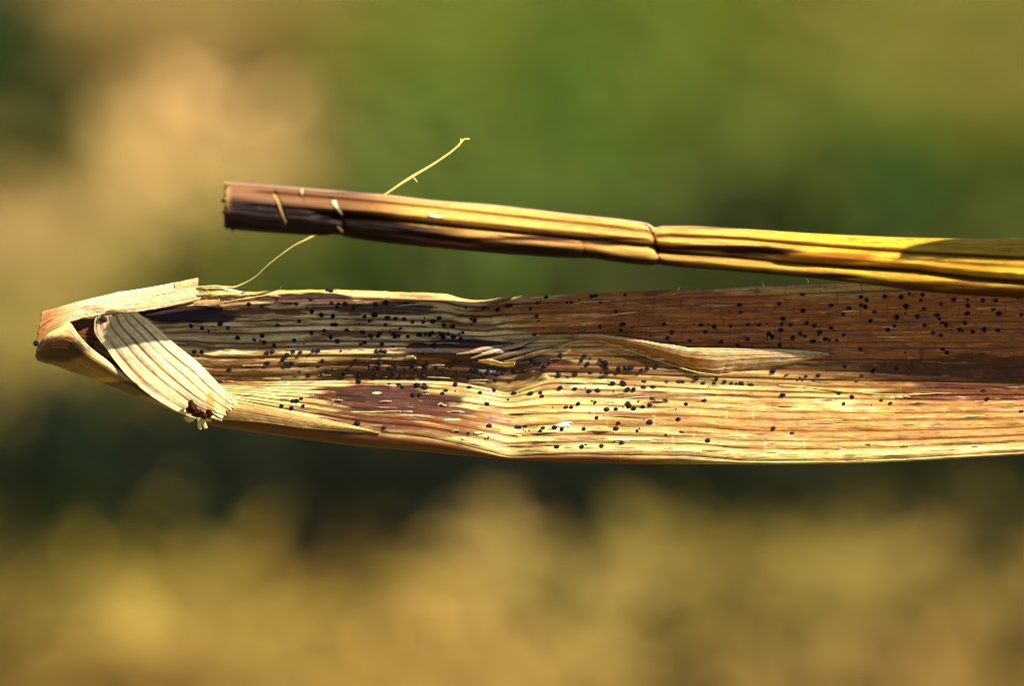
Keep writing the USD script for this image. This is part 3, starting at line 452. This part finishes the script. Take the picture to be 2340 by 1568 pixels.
# black fungus dots on the blade: measured positions in four areas (corner x, corner y, scale of the measuring)
DOTS = [(460, 700, 3.485, '''1295,128 1325,135 1150,205 845,208 597,252 712,268 1018,250 1330,238 1390,245 1450,243 1375,278 1522,285 1715,250 1810,237 1987,242 355,297 1155,318 1238,348 1338,355 1620,358 1712,347 1665,398 1822,373 1895,377 1970,382 2042,407 1040,400 342,425 848,437 1335,433 1365,433 1805,432 88,447 185,462 413,460 243,490 1935,467 1150,505 1262,487 1460,483 1605,500 1755,510 1740,535 1675,530 1875,515 1885,540 1910,530 2005,537 712,528 497,550 645,565 730,588 820,617 1000,572 1380,580 1320,545 1620,592 1585,605 1775,603 115,672 180,675 760,680 808,670 990,663 1050,678 1170,662 1208,662 935,698 1725,668 1765,665 1800,670 1870,630 760,772 895,742 932,775 975,773 1250,752 1548,745 423,833 1045,850 1125,880 1240,870 1290,845 1335,833 1478,825 1430,870 1665,822 1705,822 1748,820 1570,880 1718,885 1755,770 1850,815 1890,800 1875,860 1945,885 1985,825 2085,830 2050,788 1570,932 340,880 1920,962 1960,985 1838,955 985,1107 1018,1105 1062,1087 1078,1150 888,1150 975,1168 2050,1055 1555,1303 1793,1345 2080,965'''),
(1000, 700, 3.137, '''358,337 310,365 230,370 395,392 468,402 718,255 750,265 822,272 905,240 932,233 570,253 610,345 640,355 1140,215 1085,265 1135,320 1210,170 1572,163 1602,158 1375,210 1410,210 1642,208 1838,150 1765,282 1817,385 1805,435 1190,415 1115,467 1640,402 305,455 285,472 250,465 200,468 375,465 390,490 470,487 530,500 545,452 430,462 235,615 320,557 265,685 335,727 250,725 180,750 395,767 235,795 485,683 500,765 620,745 658,748 602,803 700,785 715,805 755,745 745,770 790,775 820,778 862,775 780,815 810,830 915,838 957,757 1030,757 1190,750 1195,720 1130,690 1100,665 1235,690 1165,690 1325,650 1325,625 1490,675 1517,635 1540,700 1640,670 1680,690 1685,730 1700,768 1790,730 1790,755 1560,768 1647,810 1845,735 1875,735 1740,855 1815,850 1830,865 1440,787 1310,790 1380,812 242,865 245,885 188,870 488,863 597,888 685,928 792,912 412,915 385,938 255,937 203,950 155,945 957,940 1087,940 1165,930 1178,958 905,990 740,1020 1325,890 1440,898 1550,920 1620,917 1857,905 1368,1047 1410,1047 1465,1018 1600,1007 1690,1063 1767,1063 1860,1015 1870,1035 1612,1132 755,1195 980,1205 1000,1208 1045,1200 1185,1212 1165,1235 1278,1207 1335,1222 1510,1220 1785,1172 1765,1218 592,1252 1813,1330 1295,1360 1495,1362 1650,1357 725,1300'''),
(1500, 700, 3.137, '''580,385 640,447 608,495 875,390 910,447 785,515 980,405 1110,398 1247,385 1335,390 1035,527 1245,505 1180,230 1185,290 1495,222 1680,145 1685,278 1525,342 1515,385 1510,430 1585,390 1715,375 1775,398 1817,450 1412,465 1440,487 1665,462 1700,482 1605,492 1860,505 1500,550 1765,520 1165,555 420,845 250,850 290,903 338,903 420,888 490,888 600,845 695,850 722,848 838,815 888,862 978,860 997,822 1062,845 1118,857 1155,862 1195,857 1272,872 1447,760 1708,800 1808,793 1525,950 483,980 590,995 900,997 755,1022 340,1057 410,1045 468,1028 468,1165 692,1142 365,1235 930,1310 592,1268 1452,1213 1600,1253 325,730 400,750 450,735 510,732 275,730'''),
(2000, 560, 2.45, '''268,528 342,582 378,545 452,475 487,492 450,525 478,535 600,475 702,477 752,455 835,460 823,495 732,530 845,548 950,520 535,567 675,600 802,597 512,622 660,655 620,678 848,650 925,590 940,612 955,637 980,648 1030,490 1113,490 1115,530 1210,495 1290,497 1275,552 1310,580 1450,585 1112,577 1098,637 1065,677 1147,692 1220,677 1303,682 900,697 950,715 265,668 300,745 345,710 255,745 450,800 960,800 350,907 532,932 672,922 460,962 315,1077 397,1095 345,1137 577,1118 635,1135 1240,1107 1215,1060 1447,1187 985,820''')]
SMALL = {(243, 490), (570, 253), (1190, 415), (592, 1268), (725, 1300), (750, 265), (592, 1252)}
pts = []
for x0, y0, s, text in DOTS:
    for q in text.split():
        a, b = map(int, q.split(','))
        pts.append(((x0 + a / s) * 2340 / 2598, (y0 + b / s) * 2340 / 2598, (2.6 if (a, b) in SMALL else random.uniform(3.7, 5.7))))
pts = np.array(pts)
near = rng.integers(0, len(pts), 170)                             # fine specks scattered between the dots, mostly along the veins
pts = np.vstack([pts, np.c_[pts[near, 0] + rng.normal(0, 34, 170), np.clip(pts[near, 1] + rng.normal(0, 5, 170), 676, 1040), rng.uniform(1.1, 2.3, 170)]])
pz = zb(pts[:, 0], pts[:, 1]) + pts[:, 2] * rng.uniform(0.0, 0.35, len(pts))
pts = np.c_[pts[:, :2], pz, pts[:, 2]]
pts = np.vstack([pts, [[82, 785, 72, 6], [238, 729, 76, 9]]])
order = np.argsort(-pts[:, 3]); ico = trimesh.creation.icosphere(2, 1.0)
rest_v, rest_f = [], []
for n_, i in enumerate(order):
    x, y, z_, r = pts[i]
    v = np.array(ico.vertices); v = v * (1 + 0.5 * (meshkit.noise(v * 1.2 + i, i) - 0.5) + 0.35 * (meshkit.noise(v * 2.6 + i, i + 9) - 0.5))[:, None] * np.array([random.uniform(0.9, 1.3), random.uniform(0.82, 1.05), random.uniform(0.65, 0.9)]) * r
    v = W(v + np.array([x, y, z_]))
    if n_ < 300: build('fungus_dot', v, ico.faces, M_DOT if hashf(i, 3.0) > 0.25 else M_DOT2, leaf)
    else: rest_f.append(ico.faces + len(ico.vertices) * len(rest_v)); rest_v.append(v)
tag(build('smaller_fungus_dots', np.vstack(rest_v), np.vstack(rest_f), M_DOT, leaf), kind='stuff')

# ------------------------------------------------------------------ the narrow rolled leaf in front
rt = curve([(505, 414), (525, 415), (600, 420), (690, 428), (760, 434), (870, 443), (990, 457), (1120, 467), (1300, 488), (1440, 503), (1480, 510), (1497, 519), (1515, 516), (1560, 516), (1700, 523), (1870, 534), (2000, 540), (2090, 543), (2220, 545), (2340, 542), (2800, 530)])
rb = curve([(505, 519), (540, 526), (640, 534), (740, 539), (765, 536), (800, 544), (900, 558), (1050, 572), (1200, 584), (1320, 590), (1340, 590), (1400, 598), (1490, 606), (1502, 604), (1520, 607), (1640, 617), (1760, 627), (1900, 640), (2000, 652), (2100, 665), (2180, 672), (2340, 682), (2800, 700)])
rz = curve([(505, 322), (700, 282), (900, 256), (1200, 226), (1500, 206), (2000, 180), (2340, 168), (2800, 164)])
GROOVES = [  # polyline, width, depth
    ([(560, 436), (870, 463), (1018, 478), (1233, 502), (1368, 516), (1449, 528), (1476, 530), (1492, 537)], 4.5, 7), ([(700, 490), (850, 497), (991, 511), (1200, 532), (1368, 548), (1497, 562)], 7, 20), ([(1100, 536), (1179, 544), (1328, 556), (1420, 562)], 5, 8),
    ([(1497, 540), (1531, 539), (1620, 543), (1704, 547), (1808, 557), (2085, 577), (2309, 588), (2700, 600)], 4.5, 11), ([(1497, 563), (1531, 566), (1650, 570), (1738, 575), (1794, 580)], 8, 18), ([(1500, 571), (1531, 575), (1700, 590), (1808, 600), (1946, 609), (2098, 619), (2222, 635), (2340, 644), (2700, 668)], 8, 20),
    ([(560, 470), (640, 476), (760, 484), (900, 494)], 4, 5), ([(880, 530), (1000, 545), (1100, 556)], 5, 6), ([(1560, 552), (1700, 556), (1850, 566)], 3, 4), ([(2050, 590), (2200, 604), (2500, 622)], 4, 5), ([(1650, 597), (1760, 603), (1900, 620)], 3, 3)]
def groove_fade(a, x):
    b, e = a[0, 0], a[-1, 0]
    lo = sm(b - 6, b + 3, x) if 1470 < b < 1520 else sm(b - 20, b + 70, x)
    return lo * (sm(e + 5, e - 4, x) if 1480 < e < 1520 else sm(e + 15, e - 40, x))
def roll_front(x, w):
    T, B, zc = rt(x), rb(x), rz(x); R = (B - T) / 2
    y = T + (B - T) * w
    s = np.sqrt(np.clip(1 - (2 * w - 1) ** 2, 0, 1))
    z = zc + R * 0.72 * s
    for pl, wd, dp in GROOVES:
        a = np.array(pl, float); yl = np.interp(x, a[:, 0], a[:, 1]); fade = groove_fade(a, x)
        q = (y - yl) / wd
        z = z - dp * fade * (np.exp(-np.where(q < 0, np.abs(q) ** 1.5, (q / 1.3) ** 2))) + 0.35 * dp * fade * np.exp(-((q + 2.2) / 1.4) ** 2)
    # pinches across the roll
    for cx, sl, wd, dp, w0, w1 in ((1497, 0.22, 4, 6, 0.1, 1.1), (1330, 0.0, 8, 4, 0.62, 1.1), (640, 0.35, 5, 6, 0.1, 0.8), (770, 0.45, 7, 7, 0.2, 1.1), (692, 0.1, 4, 4, -0.1, 0.3), (1008, 0.4, 6, 5, 0.28, 0.5)):
        q = (x - cx - sl * (y - (T + B) / 2)) / wd
        z = z - dp * np.exp(-np.where(q > 0, q ** 2, np.abs(q) ** 0.9)) * sm(w0 - 0.08, w0 + 0.08, w) * sm(w1 + 0.08, w1 - 0.08, w) * s
    z = z + s * (5.0 * (N2(x / 160, w * 9, 201) - 0.5) + 3.4 * (N2(x / 120, w * 36, 202) - 0.5) + 1.6 * (N2(x / 60, w * 90, 203, 2) - 0.5))
    return y, z
def roll_colour(x, y, w):
    gold = np.array([0.70, 0.485, 0.20]); yel = np.array([0.78, 0.55, 0.12])
    c = lerp(gold, yel, sm(1450, 2000, x)[..., None]) * lerp(0.75, 1.2, N2(x / 130, w * 26, 211))[..., None] * lerp(0.55, 1.35, N2(x / 110, w * 80, 219))[..., None] * lerp(0.8, 1.2, N2(x / 14, w * 60, 220, 2))[..., None]
    c = lerp(c, np.array([0.30, 0.14, 0.03]), (sm(0.60, 0.70, N2(x / 50, w * 34, 222)) * 0.6)[..., None])
    tan = np.array([0.32, 0.195, 0.105])
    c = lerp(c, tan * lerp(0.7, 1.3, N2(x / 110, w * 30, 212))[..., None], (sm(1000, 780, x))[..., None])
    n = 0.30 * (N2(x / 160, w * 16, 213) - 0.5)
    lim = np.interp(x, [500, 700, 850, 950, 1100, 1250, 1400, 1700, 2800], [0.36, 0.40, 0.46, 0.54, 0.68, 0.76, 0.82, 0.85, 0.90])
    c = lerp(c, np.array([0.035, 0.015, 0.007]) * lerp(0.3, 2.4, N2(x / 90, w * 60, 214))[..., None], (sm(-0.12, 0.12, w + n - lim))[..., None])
    c = lerp(c, np.array([0.52, 0.42, 0.34]), (sm(0.07, 0.02, w) * 0.6 * sm(1750, 1400, x))[..., None])
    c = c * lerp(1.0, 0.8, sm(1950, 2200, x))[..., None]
    for cx, cy, rx, ry, t, s in ((1740, 575, 110, 12, (0.06, 0.02, 0.008), 0.95), (1640, 566, 120, 7, (0.05, 0.02, 0.008), 0.9), (1900, 588, 120, 14, (0.34, 0.15, 0.02), 0.75), (2120, 610, 200, 10, (0.42, 0.22, 0.03), 0.5), (1250, 545, 260, 5, (0.10, 0.04, 0.015), 0.9), (1000, 560, 160, 10, (0.14, 0.06, 0.02), 0.7), (2140, 556, 60, 8, (0.45, 0.27, 0.04), 0.3), (1480, 518, 12, 5, (0.7, 0.6, 0.4), 0.6),
                                 (1880, 632, 90, 8, (0.08, 0.03, 0.01), 0.85), (2100, 650, 180, 8, (0.16, 0.07, 0.012), 0.7), (1640, 522, 130, 3, (0.16, 0.12, 0.12), 0.5), (900, 440, 200, 4, (0.16, 0.11, 0.12), 0.5), (2290, 670, 160, 16, (0.15, 0.06, 0.01), 0.8)):
        r = np.sqrt(((x + 30 * (N2(x / 30, w * 20, 215) - 0.5) - cx) / rx) ** 2 + ((y - cy + 6 * (N2(x / 60, w * 10, 216) - 0.5)) / ry) ** 2)
        c = lerp(c, np.array(t), (s * sm(1.2, 0.6, r))[..., None])
    for pl, wd, dp in GROOVES:
        a = np.array(pl, float); yl = np.interp(x, a[:, 0], a[:, 1]); fade = groove_fade(a, x)
        c = lerp(c, np.array([0.10, 0.04, 0.012]), (fade * np.clip(dp / 14, 0.3, 0.9) * np.exp(-((y - yl) / (wd * 0.7)) ** 2))[..., None])
    ck = np.array([(1470, 510), (1484, 519), (1491, 533), (1497, 546), (1500, 560), (1504, 574)], float); q = np.abs(x - np.interp(y, ck[:, 1], ck[:, 0])) / (2.6 + 0.05 * np.abs(y - 540))
    c = lerp(c, np.array([0.09, 0.035, 0.012]), (0.9 * np.exp(-q ** 2) * sm(508, 516, y) * sm(580, 570, y))[..., None])
    c = lerp(c, np.array([0.62, 0.46, 0.22]) * lerp(0.4, 1.2, N2(x / 6, w * 24, 217))[..., None], (sm(536, 514, x + 14 * (N2(w * 12, 0, 218) - 0.5)) * sm(0.75, 0.4, w) * 0.9)[..., None])
    return np.clip(c, 0.004, 0.9)
NX, NW, NB = 1150, 150, 40
xx, ww = np.meshgrid(np.linspace(512, 2760, NX), (1 - np.cos(np.linspace(0, np.pi, NW))) / 2, indexing='ij')
xx = xx + np.where(xx < 560, sm(560, 512, xx) * (20 * (N2(ww * 13, 0, 221, 4) - 0.5) + 9 * (hashf(np.floor(ww * 26), 7.7) - 0.5) + 4 * np.abs(2 * ww - 1.0) ** 2), 0)
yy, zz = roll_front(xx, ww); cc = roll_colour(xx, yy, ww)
wb = (1 - np.cos(np.linspace(np.pi, 0, NB + 2)[1:-1])) / 2
xb, wbb = np.meshgrid(np.linspace(512, 2760, NX), wb, indexing='ij')
Tb, Bb = rt(xb), rb(xb)
yb_ = Tb + (Bb - Tb) * wbb; zb_ = rz(xb) - (Bb - Tb) / 2 * 0.72 * np.sqrt(np.clip(1 - (2 * wbb - 1) ** 2, 0, 1))
Pf = np.concatenate([np.stack([xx, yy, zz], -1), np.stack([xb, yb_, zb_], -1)], 1); nr = Pf.shape[1]
Cf = np.concatenate([cc, roll_colour(xb, yb_, wbb)], 1)
i, j = np.meshgrid(np.arange(NX - 1), np.arange(nr), indexing='ij'); a = i * nr + j; b = i * nr + (j + 1) % nr
q = np.stack([a, b, b + nr, a + nr], -1).reshape(-1, 4); F = np.vstack([q[:, [0, 1, 2]], q[:, [0, 2, 3]]])
V = Pf.reshape(-1, 3); col = Cf.reshape(-1, 3)
# the cut end: the roll's wall turns in to a dark hollow
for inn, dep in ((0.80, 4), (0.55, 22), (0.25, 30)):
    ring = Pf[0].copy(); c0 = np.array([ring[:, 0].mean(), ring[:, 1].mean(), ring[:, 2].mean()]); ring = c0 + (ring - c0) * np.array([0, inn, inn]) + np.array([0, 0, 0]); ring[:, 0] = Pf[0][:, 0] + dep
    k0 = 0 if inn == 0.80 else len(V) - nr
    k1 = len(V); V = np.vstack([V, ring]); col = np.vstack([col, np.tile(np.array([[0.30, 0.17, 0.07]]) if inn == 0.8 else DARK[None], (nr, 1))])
    jj = np.arange(nr); j2 = (jj + 1) % nr
    F = np.vstack([F, np.stack([k0 + jj, k1 + jj, k1 + j2], -1), np.stack([k0 + jj, k1 + j2, k0 + j2], -1)])
roll = thing('rolled_grass_leaf', 'narrow golden rolled leaf with a dark blunt end, above the broad dotted leaf', 'leaf', W(np.array([2760.0, 610, 170])))
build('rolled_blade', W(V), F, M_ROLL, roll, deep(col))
def on_roll(x, y, h=3.0):
    w = (y - rt(x)) / (rb(x) - rt(x)); return (x, y, float(roll_front(np.array(float(x)), np.array(float(w)))[1]) + h)
for i, (A, B, base) in enumerate([
    ([(622, 444), (632, 462), (640, 482), (652, 508)], [(628, 444), (638, 462), (644, 482), (654, 508)], (0.70, 0.50, 0.24)), ([(687, 430), (685, 438), (688, 445)], [(693, 430), (692, 438), (693, 445)], (0.72, 0.55, 0.30)),
    ([(757, 458), (760, 468), (772, 482), (780, 493)], [(768, 457), (770, 468), (778, 482), (784, 492)], (0.86, 0.78, 0.56)), ([(978, 487), (995, 490), (1010, 493)], [(980, 492), (996, 497), (1012, 498)], (0.84, 0.74, 0.52)),
    ([(770, 518), (776, 526), (781, 531)], [(773, 517), (780, 524), (784, 530)], (0.55, 0.36, 0.18))]):
    ribbon('torn_flake', [on_roll(x, y, 3.5) for x, y in A], [on_roll(x, y, 4.5) for x, y in B], np.array(base), 24, 8, 1.5, 0.6, 2, (0.1, 0.1), 2.0, seed=300 + i * 10, parent=roll, linew=0.2)
for x, y, r in ((511, 459, 5.5), (520, 520, 5), (531, 525, 4.5)):
    v = np.array(ico.vertices) * r * np.array([1, 0.95, 0.9]); build('fungus_dot', W(v + np.array([x, y, float(rz(x)) + (25 if y < 500 else 8)])), ico.faces, M_DOT, roll)

# another dry leaf of the same bundle, beyond the right edge of the picture: it shades the right end of both leaves
A = [(2722, -52, 790), (2960, -46, 790), (3300, -36, 780), (3700, 10, 770)]; Bq = [(2748, -95, 800), (2990, -190, 820), (3350, -230, 810), (3720, -110, 790)]
side = thing('shading_leaf', 'dry leaf just beyond the right edge that shades the rolled leaf', 'leaf', W(np.array([3700.0, 110, 785])))
ribbon('leaf_blade', Bq, A, STRAW, 120, 40, 20, 2.0, 12, (0, 0), 3, parent=side, seed=500)
